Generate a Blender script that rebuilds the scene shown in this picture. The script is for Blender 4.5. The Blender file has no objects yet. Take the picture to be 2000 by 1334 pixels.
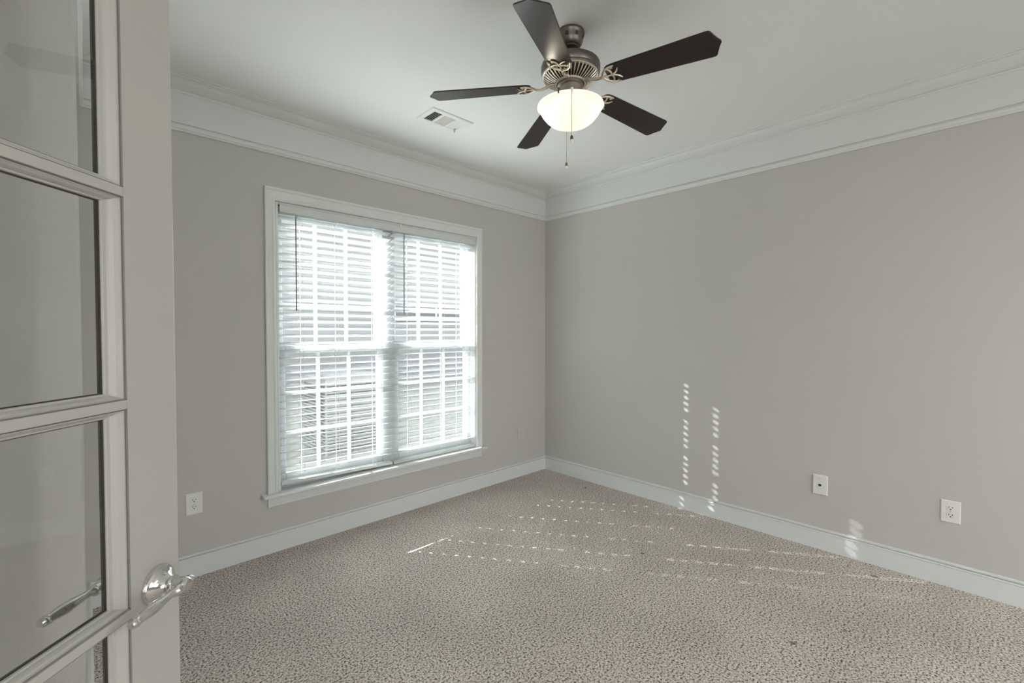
import bpy, bmesh, math, random
from mathutils import Vector, Matrix

random.seed(7)
SC = bpy.context.scene
COL = SC.collection
PI = math.pi

# ------------------------------------------------------------------ camera
cam_data = bpy.data.cameras.new('camera')
cam = bpy.data.objects.new('camera', cam_data)
COL.objects.link(cam)
cam_data.sensor_width = 36.0
cam_data.lens = 893.25 * 36.0 / 2000.0
cam_data.clip_start = 0.02
CF = Vector((0.69166149, 0.7218525, -0.02309435))
CR = Vector((0.722055605, -0.691834702, 0.000668933))
CU = Vector((0.0154946, 0.01713808, 0.99973307))
CAM = Vector((-3.30367, -2.98149, 1.34))
cam.matrix_world = Matrix(((CR.x, CU.x, -CF.x, CAM.x),
                           (CR.y, CU.y, -CF.y, CAM.y),
                           (CR.z, CU.z, -CF.z, CAM.z),
                           (0, 0, 0, 1)))
SC.camera = cam

# ------------------------------------------------------------------ light
SC.view_settings.view_transform = 'Standard'
SC.view_settings.look = 'None'
SC.view_settings.gamma = 1.0
SC.view_settings.use_curve_mapping = False
SC.view_settings.exposure = 0.54

world = bpy.data.worlds.new('sky')
SC.world = world
world.use_nodes = True
wn = world.node_tree.nodes
wn['Background'].inputs['Color'].default_value = (0.92, 0.965, 1.0, 1)
wn['Background'].inputs['Strength'].default_value = 2.3

SUN_DIR = Vector((1.0, -1.394, -0.976)).normalized()
sun_data = bpy.data.lights.new('sun', 'SUN')
sun_data.energy = 40.0
sun_data.angle = math.radians(0.6)
sun_data.color = (1.0, 0.995, 1.0)
sun = bpy.data.objects.new('sun', sun_data)
COL.objects.link(sun)
sun.location = (-6, 9, 8)
sun.rotation_euler = SUN_DIR.to_track_quat('-Z', 'Y').to_euler()

try:
    cy = SC.cycles
    cy.use_denoising = True
    cy.max_bounces = 14
    cy.diffuse_bounces = 9
    cy.glossy_bounces = 6
    cy.transmission_bounces = 8
    cy.transparent_max_bounces = 24
    cy.sample_clamp_indirect = 6.0
    cy.caustics_reflective = False
    cy.caustics_refractive = False
except Exception:
    pass

HALL_FILL_W = 35.0
FAN_LAMP_W = 4.6

# ------------------------------------------------------------------ materials
MATS = {}


def mat(name, col, rough=0.5, metal=0.0, spec=0.5, noise=0.0, nscale=8.0, bump=0.0, bscale=200.0,
        emit=None, estr=0.0):
    if name in MATS:
        return MATS[name]
    m = bpy.data.materials.new(name)
    m.use_nodes = True
    nt = m.node_tree
    b = nt.nodes['Principled BSDF']
    b.inputs['Base Color'].default_value = (*col, 1)
    b.inputs['Roughness'].default_value = rough
    b.inputs['Metallic'].default_value = metal
    b.inputs['Specular IOR Level'].default_value = spec
    tc = nt.nodes.new('ShaderNodeTexCoord')
    if noise > 0:
        n = nt.nodes.new('ShaderNodeTexNoise')
        n.inputs['Scale'].default_value = nscale
        n.inputs['Detail'].default_value = 4
        nt.links.new(tc.outputs['Object'], n.inputs['Vector'])
        r = nt.nodes.new('ShaderNodeMapRange')
        r.inputs['To Min'].default_value = 1 - noise
        r.inputs['To Max'].default_value = 1 + noise
        nt.links.new(n.outputs['Fac'], r.inputs['Value'])
        mx = nt.nodes.new('ShaderNodeVectorMath')
        mx.operation = 'SCALE'
        mx.inputs[0].default_value = col
        nt.links.new(r.outputs['Result'], mx.inputs['Scale'])
        nt.links.new(mx.outputs['Vector'], b.inputs['Base Color'])
    if bump > 0:
        n2 = nt.nodes.new('ShaderNodeTexNoise')
        n2.inputs['Scale'].default_value = bscale
        n2.inputs['Detail'].default_value = 3
        nt.links.new(tc.outputs['Object'], n2.inputs['Vector'])
        bp = nt.nodes.new('ShaderNodeBump')
        bp.inputs['Strength'].default_value = bump
        bp.inputs['Distance'].default_value = 0.002
        nt.links.new(n2.outputs['Fac'], bp.inputs['Height'])
        nt.links.new(bp.outputs['Normal'], b.inputs['Normal'])
    if emit:
        b.inputs['Emission Color'].default_value = (*emit, 1)
        b.inputs['Emission Strength'].default_value = estr
    MATS[name] = m
    return m


WALL = mat('wall_paint', (0.500, 0.490, 0.468), 0.75, noise=0.012, nscale=1.3, bump=0.06, bscale=350)
CEIL = mat('ceiling_paint', (0.78, 0.80, 0.79), 0.85, bump=0.05, bscale=250)
WHITE = mat('trim_paint', (0.66, 0.68, 0.675), 0.38, noise=0.01, nscale=3)
DOORP = mat('door_paint', (0.435, 0.432, 0.405), 0.34, noise=0.015, nscale=4, bump=0.04, bscale=60)
VINYL = mat('window_vinyl', (0.50, 0.53, 0.55), 0.35)
SLAT = mat('blind_slat', (0.60, 0.63, 0.62), 0.42)


def slat_mat():
    m = bpy.data.materials.new('slat_vinyl')
    m.use_nodes = True
    nt = m.node_tree
    b = nt.nodes['Principled BSDF']
    b.inputs['Base Color'].default_value = (0.86, 0.87, 0.87, 1)
    b.inputs['Roughness'].default_value = 0.4
    t = nt.nodes.new('ShaderNodeBsdfTranslucent')
    t.inputs['Color'].default_value = (0.86, 0.87, 0.86, 1)
    mx = nt.nodes.new('ShaderNodeMixShader')
    mx.inputs['Fac'].default_value = 0.3
    nt.links.new(b.outputs[0], mx.inputs[1])
    nt.links.new(t.outputs[0], mx.inputs[2])
    nt.links.new(mx.outputs[0], nt.nodes['Material Output'].inputs['Surface'])
    return m


SLATV = slat_mat()
CORDM = mat('blind_cord', (0.78, 0.79, 0.78), 0.7)
WAND = mat('wand_plastic', (0.16, 0.165, 0.17), 0.3)
PLATE = mat('plate_plastic', (0.72, 0.72, 0.69), 0.35)
PLATEP = mat('plate_painted', (0.53, 0.505, 0.455), 0.6)
DARK = mat('dark_slot', (0.02, 0.02, 0.02), 0.6)
CHROME = mat('polished_chrome', (0.72, 0.72, 0.71), 0.10, metal=1.0)
PEWTER = mat('fan_pewter', (0.165, 0.150, 0.128), 0.36, metal=0.9, noise=0.12, nscale=14)
COLLAR = mat('fan_collar_metal', (0.36, 0.32, 0.26), 0.4, metal=0.85)
PEWTERD = mat('fan_dark_metal', (0.035, 0.032, 0.028), 0.45, metal=0.6)
SILVER = mat('bracket_antique_silver', (0.72, 0.65, 0.55), 0.33, metal=0.85, noise=0.25, nscale=60)
BRASSW = mat('chain_metal', (0.45, 0.44, 0.40), 0.35, metal=0.8)
IVORY = mat('ivory_knob', (0.85, 0.84, 0.80), 0.4)
GRILLE = mat('register_white', (0.76, 0.77, 0.75), 0.45)
SEAL = mat('glazing_seal', (0.03, 0.028, 0.022), 0.6)
RUBBER = mat('doorstop_rubber', (0.05, 0.05, 0.05), 0.6)
SCREW = mat('screw_metal', (0.6, 0.6, 0.58), 0.4, metal=0.7)


def wood_mat():
    m = bpy.data.materials.new('blade_walnut')
    m.use_nodes = True
    nt = m.node_tree
    b = nt.nodes['Principled BSDF']
    tc = nt.nodes.new('ShaderNodeTexCoord')
    mp = nt.nodes.new('ShaderNodeMapping')
    mp.inputs['Scale'].default_value = (3.0, 70.0, 20.0)
    n = nt.nodes.new('ShaderNodeTexNoise')
    n.inputs['Scale'].default_value = 1.6
    n.inputs['Detail'].default_value = 6
    n.inputs['Distortion'].default_value = 0.4
    cr = nt.nodes.new('ShaderNodeValToRGB')
    cr.color_ramp.elements[0].position = 0.3
    cr.color_ramp.elements[0].color = (0.007, 0.003, 0.0025, 1)
    cr.color_ramp.elements[1].position = 0.72
    cr.color_ramp.elements[1].color = (0.022, 0.008, 0.006, 1)
    nt.links.new(tc.outputs['Object'], mp.inputs['Vector'])
    nt.links.new(mp.outputs['Vector'], n.inputs['Vector'])
    nt.links.new(n.outputs['Fac'], cr.inputs['Fac'])
    nt.links.new(cr.outputs['Color'], b.inputs['Base Color'])
    b.inputs['Roughness'].default_value = 0.30
    return m


WOOD = wood_mat()


def glass_mat(name, tint=(1, 1, 1), ior=1.5, boost=1.0):
    m = bpy.data.materials.new(name)
    m.use_nodes = True
    nt = m.node_tree
    nt.nodes.remove(nt.nodes['Principled BSDF'])
    out = nt.nodes['Material Output']
    tr = nt.nodes.new('ShaderNodeBsdfTransparent')
    tr.inputs['Color'].default_value = (*tint, 1)
    gl = nt.nodes.new('ShaderNodeBsdfGlossy')
    gl.inputs['Roughness'].default_value = 0.0
    fr = nt.nodes.new('ShaderNodeFresnel')
    fr.inputs['IOR'].default_value = ior
    ml = nt.nodes.new('ShaderNodeMath')
    ml.operation = 'MULTIPLY'
    ml.inputs[1].default_value = boost
    mx = nt.nodes.new('ShaderNodeMixShader')
    # reflect once, at the outer face the ray meets; let the far face pass straight through
    ge = nt.nodes.new('ShaderNodeNewGeometry')
    inv = nt.nodes.new('ShaderNodeMath')
    inv.operation = 'SUBTRACT'
    inv.inputs[0].default_value = 1.0
    m3 = nt.nodes.new('ShaderNodeMath')
    m3.operation = 'MULTIPLY'
    nt.links.new(ge.outputs['Backfacing'], inv.inputs[1])
    nt.links.new(fr.outputs['Fac'], ml.inputs[0])
    nt.links.new(ml.outputs[0], m3.inputs[0])
    nt.links.new(inv.outputs[0], m3.inputs[1])
    nt.links.new(m3.outputs[0], mx.inputs['Fac'])
    nt.links.new(tr.outputs[0], mx.inputs[1])
    nt.links.new(gl.outputs[0], mx.inputs[2])
    nt.links.new(mx.outputs[0], out.inputs['Surface'])
    return m


WGLASS = glass_mat('window_glass', (0.97, 0.99, 0.985))
DGLASS = glass_mat('door_glass', (0.99, 0.995, 0.985), boost=1.7)


def screen_mat():
    m = bpy.data.materials.new('insect_mesh')
    m.use_nodes = True
    nt = m.node_tree
    b = nt.nodes['Principled BSDF']
    b.inputs['Base Color'].default_value = (0.10, 0.10, 0.105, 1)
    b.inputs['Roughness'].default_value = 0.7
    t = nt.nodes.new('ShaderNodeBsdfTransparent')
    mx = nt.nodes.new('ShaderNodeMixShader')
    mx.inputs['Fac'].default_value = 0.68
    nt.links.new(b.outputs[0], mx.inputs[1])
    nt.links.new(t.outputs[0], mx.inputs[2])
    nt.links.new(mx.outputs[0], nt.nodes['Material Output'].inputs['Surface'])
    return m


SCREEN = screen_mat()


def carpet_mat():
    m = bpy.data.materials.new('carpet_taupe')
    m.use_nodes = True
    nt = m.node_tree
    L = nt.links
    b = nt.nodes['Principled BSDF']
    b.inputs['Roughness'].default_value = 0.95
    b.inputs['Specular IOR Level'].default_value = 0.1
    tc = nt.nodes.new('ShaderNodeTexCoord')
    # yarn flecks; the dark stop also paints in small pile shadows
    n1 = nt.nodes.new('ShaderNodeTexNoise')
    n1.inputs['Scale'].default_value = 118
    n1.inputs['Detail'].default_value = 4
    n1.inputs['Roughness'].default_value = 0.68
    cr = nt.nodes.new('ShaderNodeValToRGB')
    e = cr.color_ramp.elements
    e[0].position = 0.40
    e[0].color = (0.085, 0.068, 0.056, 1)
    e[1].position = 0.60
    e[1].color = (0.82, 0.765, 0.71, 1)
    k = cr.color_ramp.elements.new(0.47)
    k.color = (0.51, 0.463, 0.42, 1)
    # pile direction patches
    n2 = nt.nodes.new('ShaderNodeTexNoise')
    n2.inputs['Scale'].default_value = 2.2
    n2.inputs['Detail'].default_value = 2
    mr = nt.nodes.new('ShaderNodeMapRange')
    mr.inputs['From Min'].default_value = 0.3
    mr.inputs['From Max'].default_value = 0.7
    mr.inputs['To Min'].default_value = 0.90
    mr.inputs['To Max'].default_value = 1.08
    sc = nt.nodes.new('ShaderNodeVectorMath')
    sc.operation = 'SCALE'
    for n in (n1, n2):
        L.new(tc.outputs['Object'], n.inputs['Vector'])
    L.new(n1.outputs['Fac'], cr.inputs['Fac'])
    L.new(n2.outputs['Fac'], mr.inputs['Value'])
    L.new(cr.outputs['Color'], sc.inputs[0])
    L.new(mr.outputs['Result'], sc.inputs['Scale'])
    prev = sc.outputs['Vector']
    # small dark marks trodden into the pile
    for (x, y, r) in ((-0.849, -1.558, 0.012), (-0.163, -2.572, 0.016), (-1.092, -2.421, 0.013), (-0.829, -2.556, 0.009),
                      (-0.17, -0.616, 0.012)):
        vd = nt.nodes.new('ShaderNodeVectorMath')
        vd.operation = 'DISTANCE'
        vd.inputs[1].default_value = (x, y, 0.0)
        L.new(tc.outputs['Object'], vd.inputs[0])
        m2 = nt.nodes.new('ShaderNodeMapRange')
        m2.inputs['From Min'].default_value = r * 0.5
        m2.inputs['From Max'].default_value = r * 1.3
        m2.inputs['To Min'].default_value = 0.35
        m2.inputs['To Max'].default_value = 1.0
        L.new(vd.outputs['Value'], m2.inputs['Value'])
        s2 = nt.nodes.new('ShaderNodeVectorMath')
        s2.operation = 'SCALE'
        L.new(prev, s2.inputs[0])
        L.new(m2.outputs['Result'], s2.inputs['Scale'])
        prev = s2.outputs['Vector']
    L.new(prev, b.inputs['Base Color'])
    bp = nt.nodes.new('ShaderNodeBump')
    bp.inputs['Strength'].default_value = 0.9
    bp.inputs['Distance'].default_value = 0.008
    L.new(n1.outputs['Fac'], bp.inputs['Height'])
    L.new(bp.outputs['Normal'], b.inputs['Normal'])
    return m


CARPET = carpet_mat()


def siding_mat():
    m = bpy.data.materials.new('pale_siding')
    m.use_nodes = True
    nt = m.node_tree
    b = nt.nodes['Principled BSDF']
    b.inputs['Base Color'].default_value = (0.265, 0.265, 0.27, 1)
    b.inputs['Roughness'].default_value = 0.6
    return m


SIDING = siding_mat()
GRASS = mat('pale_lawn', (0.235, 0.24, 0.21), 0.9, noise=0.25, nscale=6)
ACM = mat('condenser_metal', (0.25, 0.255, 0.26), 0.5)
ACD = mat('condenser_coil', (0.07, 0.07, 0.07), 0.7)
EXTGL = mat('far_window_glass', (0.10, 0.105, 0.12), 0.15)
ROOFM = mat('roof_shingle', (0.30, 0.29, 0.28), 0.9)


def bowl_mat():
    m = bpy.data.materials.new('frosted_bowl_glass')
    m.use_nodes = True
    nt = m.node_tree
    L = nt.links
    nt.nodes.remove(nt.nodes['Principled BSDF'])
    out = nt.nodes['Material Output']
    d = nt.nodes.new('ShaderNodeBsdfDiffuse')
    d.inputs['Color'].default_value = (0.85, 0.80, 0.68, 1)
    t = nt.nodes.new('ShaderNodeBsdfTranslucent')
    t.inputs['Color'].default_value = (0.62, 0.61, 0.54, 1)
    mx = nt.nodes.new('ShaderNodeMixShader')
    mx.inputs['Fac'].default_value = 0.55
    em = nt.nodes.new('ShaderNodeEmission')
    em.inputs['Color'].default_value = (1.0, 0.98, 0.90, 1)
    em.inputs['Strength'].default_value = 0.22
    ad = nt.nodes.new('ShaderNodeAddShader')
    L.new(d.outputs[0], mx.inputs[1])
    L.new(t.outputs[0], mx.inputs[2])
    L.new(mx.outputs[0], ad.inputs[0])
    L.new(em.outputs[0], ad.inputs[1])
    L.new(ad.outputs[0], out.inputs['Surface'])
    return m


BOWL = bowl_mat()


# ------------------------------------------------------------------ mesh helpers
def build(name, bm, m, parent=None, smooth=False, loc=None, rot=None, bevel=0.0, auto=True):
    me = bpy.data.meshes.new(name)
    bmesh.ops.recalc_face_normals(bm, faces=bm.faces)
    bm.to_mesh(me)
    bm.free()
    ms = m if isinstance(m, (list, tuple)) else [m]
    for k in ms:
        me.materials.append(k)
    o = bpy.data.objects.new(name, me)
    COL.objects.link(o)
    if parent is not None:
        o.parent = parent
    if loc is not None:
        o.location = loc
    if rot is not None:
        o.rotation_euler = rot
    if smooth:
        for p in me.polygons:
            p.use_smooth = True
        if auto:
            me.set_sharp_from_angle(angle=math.radians(42))
    if bevel > 0:
        md = o.modifiers.new('edge', 'BEVEL')
        md.width = bevel
        md.segments = 2
        md.limit_method = 'ANGLE'
        md.angle_limit = math.radians(40)
    return o


def empty(name, loc, rotz=0.0):
    o = bpy.data.objects.new(name, None)
    COL.objects.link(o)
    o.location = loc
    o.rotation_euler = (0, 0, rotz)
    o.empty_display_size = 0.05
    return o


def tag(o, label=None, cat=None, group=None, kind=None):
    if label:
        o['label'] = label
    if cat:
        o['category'] = cat
    if group:
        o['group'] = group
    if kind:
        o['kind'] = kind
    return o


def box(bm, x0, x1, y0, y1, z0, z1, M=None, mi=0):
    vs = [Vector((x, y, z)) for x in (x0, x1) for y in (y0, y1) for z in (z0, z1)]
    if M is not None:
        vs = [M @ v for v in vs]
    v = [bm.verts.new(p) for p in vs]
    for q in ((0, 1, 3, 2), (4, 6, 7, 5), (0, 4, 5, 1), (2, 3, 7, 6), (0, 2, 6, 4), (1, 5, 7, 3)):
        f = bm.faces.new([v[i] for i in q])
        f.material_index = mi
    return v


def lathe(bm, prof, seg=40, M=None, cap=True):
    """prof: list of (r, z); r = 0 closes to a point."""
    rings = []
    for r, z in prof:
        if r < 1e-6:
            p = Vector((0, 0, z))
            rings.append([bm.verts.new(M @ p if M is not None else p)])
        else:
            ring = []
            for i in range(seg):
                a = 2 * PI * i / seg
                p = Vector((r * math.cos(a), r * math.sin(a), z))
                ring.append(bm.verts.new(M @ p if M is not None else p))
            rings.append(ring)
    for a, b in zip(rings[:-1], rings[1:]):
        if len(a) == 1 and len(b) == 1:
            continue
        for i in range(seg):
            j = (i + 1) % seg
            if len(a) == 1:
                bm.faces.new((a[0], b[i], b[j]))
            elif len(b) == 1:
                bm.faces.new((a[i], b[0], a[j]))
            else:
                bm.faces.new((a[i], b[i], b[j], a[j]))
    if cap:
        for ring in (rings[0], rings[-1]):
            if len(ring) > 2:
                bm.faces.new(ring)


def tube(bm, pts, rad, seg=10, M=None, cap=True):
    """A round bar through pts; rad is a number or one per point."""
    pts = [Vector(p) for p in pts]
    n = len(pts)
    rads = rad if isinstance(rad, (list, tuple)) else [rad] * n
    rings = []
    prev = None
    for i, p in enumerate(pts):
        if i == 0:
            d = pts[1] - p
        elif i == n - 1:
            d = p - pts[i - 1]
        else:
            d = (pts[i + 1] - p).normalized() + (p - pts[i - 1]).normalized()
        d.normalize()
        if prev is None:
            up = Vector((0, 0, 1)) if abs(d.z) < 0.9 else Vector((1, 0, 0))
            s = d.cross(up).normalized()
        else:
            s = (prev - d * prev.dot(d)).normalized()
        prev = s
        t = d.cross(s).normalized()
        ring = []
        for k in range(seg):
            a = 2 * PI * k / seg
            q = p + s * (rads[i] * math.cos(a)) + t * (rads[i] * math.sin(a))
            ring.append(bm.verts.new(M @ q if M is not None else q))
        rings.append(ring)
    for a, b in zip(rings[:-1], rings[1:]):
        for k in range(seg):
            j = (k + 1) % seg
            bm.faces.new((a[k], b[k], b[j], a[j]))
    if cap:
        bm.faces.new(rings[0])
        bm.faces.new(rings[-1])


def extrude_outline(bm, pts, z0, z1, M=None):
    lo = [bm.verts.new((M @ Vector((x, y, z0))) if M is not None else Vector((x, y, z0))) for x, y in pts]
    hi = [bm.verts.new((M @ Vector((x, y, z1))) if M is not None else Vector((x, y, z1))) for x, y in pts]
    n = len(pts)
    bm.faces.new(lo)
    bm.faces.new(hi)
    for i in range(n):
        j = (i + 1) % n
        bm.faces.new((lo[i], lo[j], hi[j], hi[i]))


# ------------------------------------------------------------------ the room in plan
# corner of the window wall (north, y = 0) and the long wall (east, x = 0) at the origin
CH = 2.6634
U = Vector((0.7118, 0.7024))          # along the open glazed door, hinge to latch
V = Vector((0.7024, -0.7118))         # along the doorway wall, and the door's visible face normal
HG = Vector((-3.785, -2.465))           # start of the doorway wall
PW = Vector((-3.297, -1.50))
NWC = Vector((-3.276, 0.0))
O0 = Vector((0.0, 0.0))
SE = Vector((0.0, -6.25))
SD = HG + V * 1.90
SD = Vector((SD.x, -3.90))
D1 = HG + V * 1.53
ROOM = [HG, PW, NWC, O0, SE]


def offset_poly(path, d):
    """Offset an open plan polyline to its right-hand (room) side with mitred corners."""
    res = []
    n = len(path)
    dirs = [(path[i + 1] - path[i]).normalized() for i in range(n - 1)]
    nor = [Vector((t.y, -t.x)) for t in dirs]
    for i in range(n):
        if i == 0:
            res.append(path[0] + nor[0] * d)
        elif i == n - 1:
            res.append(path[-1] + nor[-1] * d)
        else:
            a, b = nor[i - 1], nor[i]
            m = (a + b)
            m = m / (1 + a.dot(b))
            res.append(path[i] + m * d)
    return res


def moulding(name, seg, prof, m, kind='structure', smooth=False):
    """Sweep a closed profile of (distance from wall, z) along one wall of ROOM, mitred at the corners."""
    bm = bmesh.new()
    A, B = [], []
    for d, z in prof:
        off = offset_poly(ROOM, d)
        A.append(bm.verts.new((off[seg].x, off[seg].y, z)))
        B.append(bm.verts.new((off[seg + 1].x, off[seg + 1].y, z)))
    n = len(prof)
    for i in range(n):
        j = (i + 1) % n
        bm.faces.new((A[i], A[j], B[j], B[i]))
    bm.faces.new(A)
    bm.faces.new(B)
    return tag(build(name, bm, m, smooth=smooth), kind=kind)


def slab_between(name, a, b, t, z0, z1, m, ext=0.0):
    """A wall of thickness t outside (left-hand side) the line a-b."""
    bm = bmesh.new()
    d = (b - a).normalized()
    nrm = Vector((-d.y, d.x))
    a2, b2 = a - d * ext, b + d * ext
    pts = [(a2.x, a2.y), (b2.x, b2.y), (b2.x + nrm.x * t, b2.y + nrm.y * t), (a2.x + nrm.x * t, a2.y + nrm.y * t)]
    extrude_outline(bm, pts, z0, z1)
    return tag(build(name, bm, m), kind='structure')


# floor and ceiling
bm = bmesh.new()
box(bm, -6.4, 0.15, -6.4, 0.15, -0.10, 0.0)
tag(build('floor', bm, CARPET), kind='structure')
bm = bmesh.new()
box(bm, -6.4, 0.15, -6.4, 0.15, CH, CH + 0.10)
tag(build('ceiling', bm, CEIL), kind='structure')

# window wall with its opening
WX0, WX1, WZ0, WZ1 = -2.415, -0.862, 0.345, 2.115
WT = 0.15
bm = bmesh.new()
box(bm, -6.4, WX0, 0, WT, 0, CH)
box(bm, WX1, 0.15, 0, WT, 0, CH)
box(bm, WX0, WX1, 0, WT, 0, WZ0)
box(bm, WX0, WX1, 0, WT, WZ1, CH)
bmesh.ops.remove_doubles(bm, verts=bm.verts, dist=1e-5)
tag(build('wall_north', bm, WALL), kind='structure')
# east wall, south wall
bm = bmesh.new()
box(bm, 0, 0.15, -6.4, 0, 0, CH)
tag(build('wall_east', bm, WALL), kind='structure')
# short west wall and the angled wall behind the open door
slab_between('wall_west', PW, NWC, 0.10, 0, CH, WALL)
slab_between('wall_northwest', HG, PW, 0.10, 0, CH, WALL)
# doorway wall with a double-width opening
bm = bmesh.new()
Mdw = Matrix(((V.x, -U.x, 0, HG.x), (V.y, -U.y, 0, HG.y), (0, 0, 1, 0), (0, 0, 0, 1)))  # x along wall, y outward
box(bm, -0.10, 0.02, 0, 0.12, 0, CH, Mdw)
tag(build('wall_southwest', bm, WALL), kind='structure')
# unseen hall behind the camera; two windows added to bring in fill light


def fill_window_wall(name, wname, a, b, t, o0, o1, z0, z1, n):
    d = (b - a).normalized()
    M = Matrix(((d.x, -d.y, 0, a.x), (d.y, d.x, 0, a.y), (0, 0, 1, 0), (0, 0, 0, 1)))
    ln = (b - a).length
    bm = bmesh.new()
    box(bm, 0, o0, 0, t, 0, CH, M)
    box(bm, o1, ln, 0, t, 0, CH, M)
    box(bm, o0, o1, 0, t, 0, z0, M)
    box(bm, o0, o1, 0, t, z1, CH, M)
    tag(build(name, bm, WALL), kind='structure')
    bm = bmesh.new()
    for i in range(n + 1):
        x = o0 + (o1 - o0) * i / n
        box(bm, max(o0, x - 0.03), min(o1, x + 0.03), 0.03, 0.09, z0, z1, M)
    box(bm, o0, o1, 0.03, 0.09, z0, z0 + 0.05, M)
    box(bm, o0, o1, 0.03, 0.09, z1 - 0.05, z1, M)
    tag(build(wname, bm, VINYL), kind='structure')


fill_window_wall('wall_hall_west', 'fill_window_3', Vector((-6.4, -6.4)), Vector((-6.4, 0.0)), 0.12, 0.4, 1.8, 0.05, 2.6, 1)
fill_window_wall('wall_hall_south', 'fill_window_2', Vector((0.0, -6.4)), Vector((-6.28, -6.4)), -0.12, 0.3, 3.4, 0.05, 2.60, 3)

# mouldings
BASE = [(0, 0), (0.014, 0), (0.014, 0.103), (0.0175, 0.1055), (0.0175, 0.1095), (0.0155, 0.1115), (0.005, 0.1125), (0.005, 0.1175),
        (0.0145, 0.1185), (0.0150, 0.1255), (0.010, 0.1285), (0, 0.1285)]
FRIEZE = [(0, 2.4365), (0.008, 2.4365), (0.008, 2.602), (0, 2.602)]
RAIL = [(0, 2.394), (0.010, 2.394), (0.013, 2.398), (0.013, 2.402), (0.018, 2.405), (0.021, 2.413), (0.020, 2.422),
        (0.012, 2.4275), (0.003, 2.4285), (0.002, 2.4365), (0, 2.4365)]
CROWN = [(0, 2.594), (0.012, 2.594), (0.014, 2.600), (0.014, 2.605), (0.010, 2.6065), (0.018, 2.611), (0.024, 2.614), (0.036, 2.622),
         (0.048, 2.631), (0.058, 2.642), (0.066, 2.648), (0.076, 2.650), (0.080, 2.6555), (0.090, 2.6565),
         (0.090, CH), (0, CH)]
SIDES = {0: 'northwest', 1: 'west', 2: 'north', 3: 'east'}
k = 1
for seg, side in SIDES.items():
    moulding('baseboard_' + side, seg, BASE, WHITE)
for seg, side in SIDES.items():
    moulding('trim_%d' % k, seg, CROWN, WHITE)
    moulding('trim_%d' % (k + 1), seg, FRIEZE, WHITE)
    moulding('trim_%d' % (k + 2), seg, RAIL, WHITE)
    k += 3

# ------------------------------------------------------------------ window
win = tag(empty('window_1', ((WX0 + WX1) / 2, 0.0, WZ0)),
          'wide white double window with grid panes behind lowered blinds', 'window', kind='structure')
WO = Vector(((WX0 + WX1) / 2, 0.0, WZ0))


def wbuild(name, bm, m, parent=win, **kw):
    o = build(name, bm, m, parent, **kw)
    o.location = -WO if parent is win else (0, 0, 0)
    return o


# casing: profile of (distance in from outer edge, protrusion)
CX0, CX1, CZ1 = -2.481, -0.812, 2.196
cw_s = 0.062
CAS = [(0.0, 0.0), (0.0, 0.019), (0.004, 0.022), (0.012, 0.022), (0.016, 0.017), (0.040, 0.012), (0.046, 0.015),
       (0.056, 0.015), (0.060, 0.010), (0.060, 0.0)]
bm = bmesh.new()
rows = []
for d, p in CAS:
    dt = d * 0.078 / 0.060
    rows.append([bm.verts.new(q) for q in ((CX0 + d, -p, 0.362), (CX0 + d, -p, CZ1 - dt), (CX1 - d * 0.9, -p, CZ1 - dt),
                                           (CX1 - d * 0.9, -p, 0.362))])
for a, b in zip(rows[:-1], rows[1:]):
    for i in range(3):
        bm.faces.new((a[i], a[i + 1], b[i + 1], b[i]))
bm.faces.new([r[0] for r in rows])
bm.faces.new([r[3] for r in rows])
wbuild('casing', bm, WHITE)
# jamb liner
bm = bmesh.new()
box(bm, WX0, WX0 + 0.012, 0.0, 0.149, 0.36, WZ1)
box(bm, WX1 - 0.012, WX1, 0.0, 0.149, 0.36, WZ1)
box(bm, WX0 + 0.012, WX1 - 0.012, 0.0, 0.149, WZ1 - 0.012, WZ1)
wbuild('jamb', bm, WHITE)
# stool and apron
bm = bmesh.new()
extrude_outline(bm, [(-2.512, -0.050), (-2.507, -0.058), (-0.792, -0.058), (-0.787, -0.050), (-0.787, 0.0), (WX1, 0.0), (WX1, 0.07),
                     (WX0, 0.07), (WX0, 0.0), (-2.512, 0.0)], 0.343, 0.362)
wbuild('stool', bm, WHITE, bevel=0.004)
bm = bmesh.new()
AP = [(0, 0.278), (0.010, 0.278), (0.014, 0.284), (0.014, 0.293), (0.010, 0.298), (0.016, 0.335), (0.016, 0.343), (0, 0.343)]
A = [bm.verts.new((CX0 + 0.003, -p, z)) for p, z in AP]
B = [bm.verts.new((CX1 - 0.003, -p, z)) for p, z in AP]
for i in range(len(AP)):
    j = (i + 1) % len(AP)
    bm.faces.new((A[i], A[j], B[j], B[i]))
bm.faces.new(A)
bm.faces.new(B)
wbuild('apron', bm, WHITE)
# vinyl sub-frame with the mullion between the two units
MX = (WX0 + WX1) / 2
bm = bmesh.new()
box(bm, MX - 0.047, MX + 0.047, 0.062, 0.149, 0.362, WZ1 - 0.012)
box(bm, WX0 + 0.012, WX1 - 0.012, 0.066, 0.149, 0.362, 0.388)
box(bm, WX0 + 0.012, WX1 - 0.012, 0.066, 0.149, WZ1 - 0.036, WZ1 - 0.012)
box(bm, WX0 + 0.012, WX0 + 0.030, 0.066, 0.149, 0.388, WZ1 - 0.036)
box(bm, WX1 - 0.030, WX1 - 0.012, 0.066, 0.149, 0.388, WZ1 - 0.036)
wbuild('mullion_frame', bm, VINYL)


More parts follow.
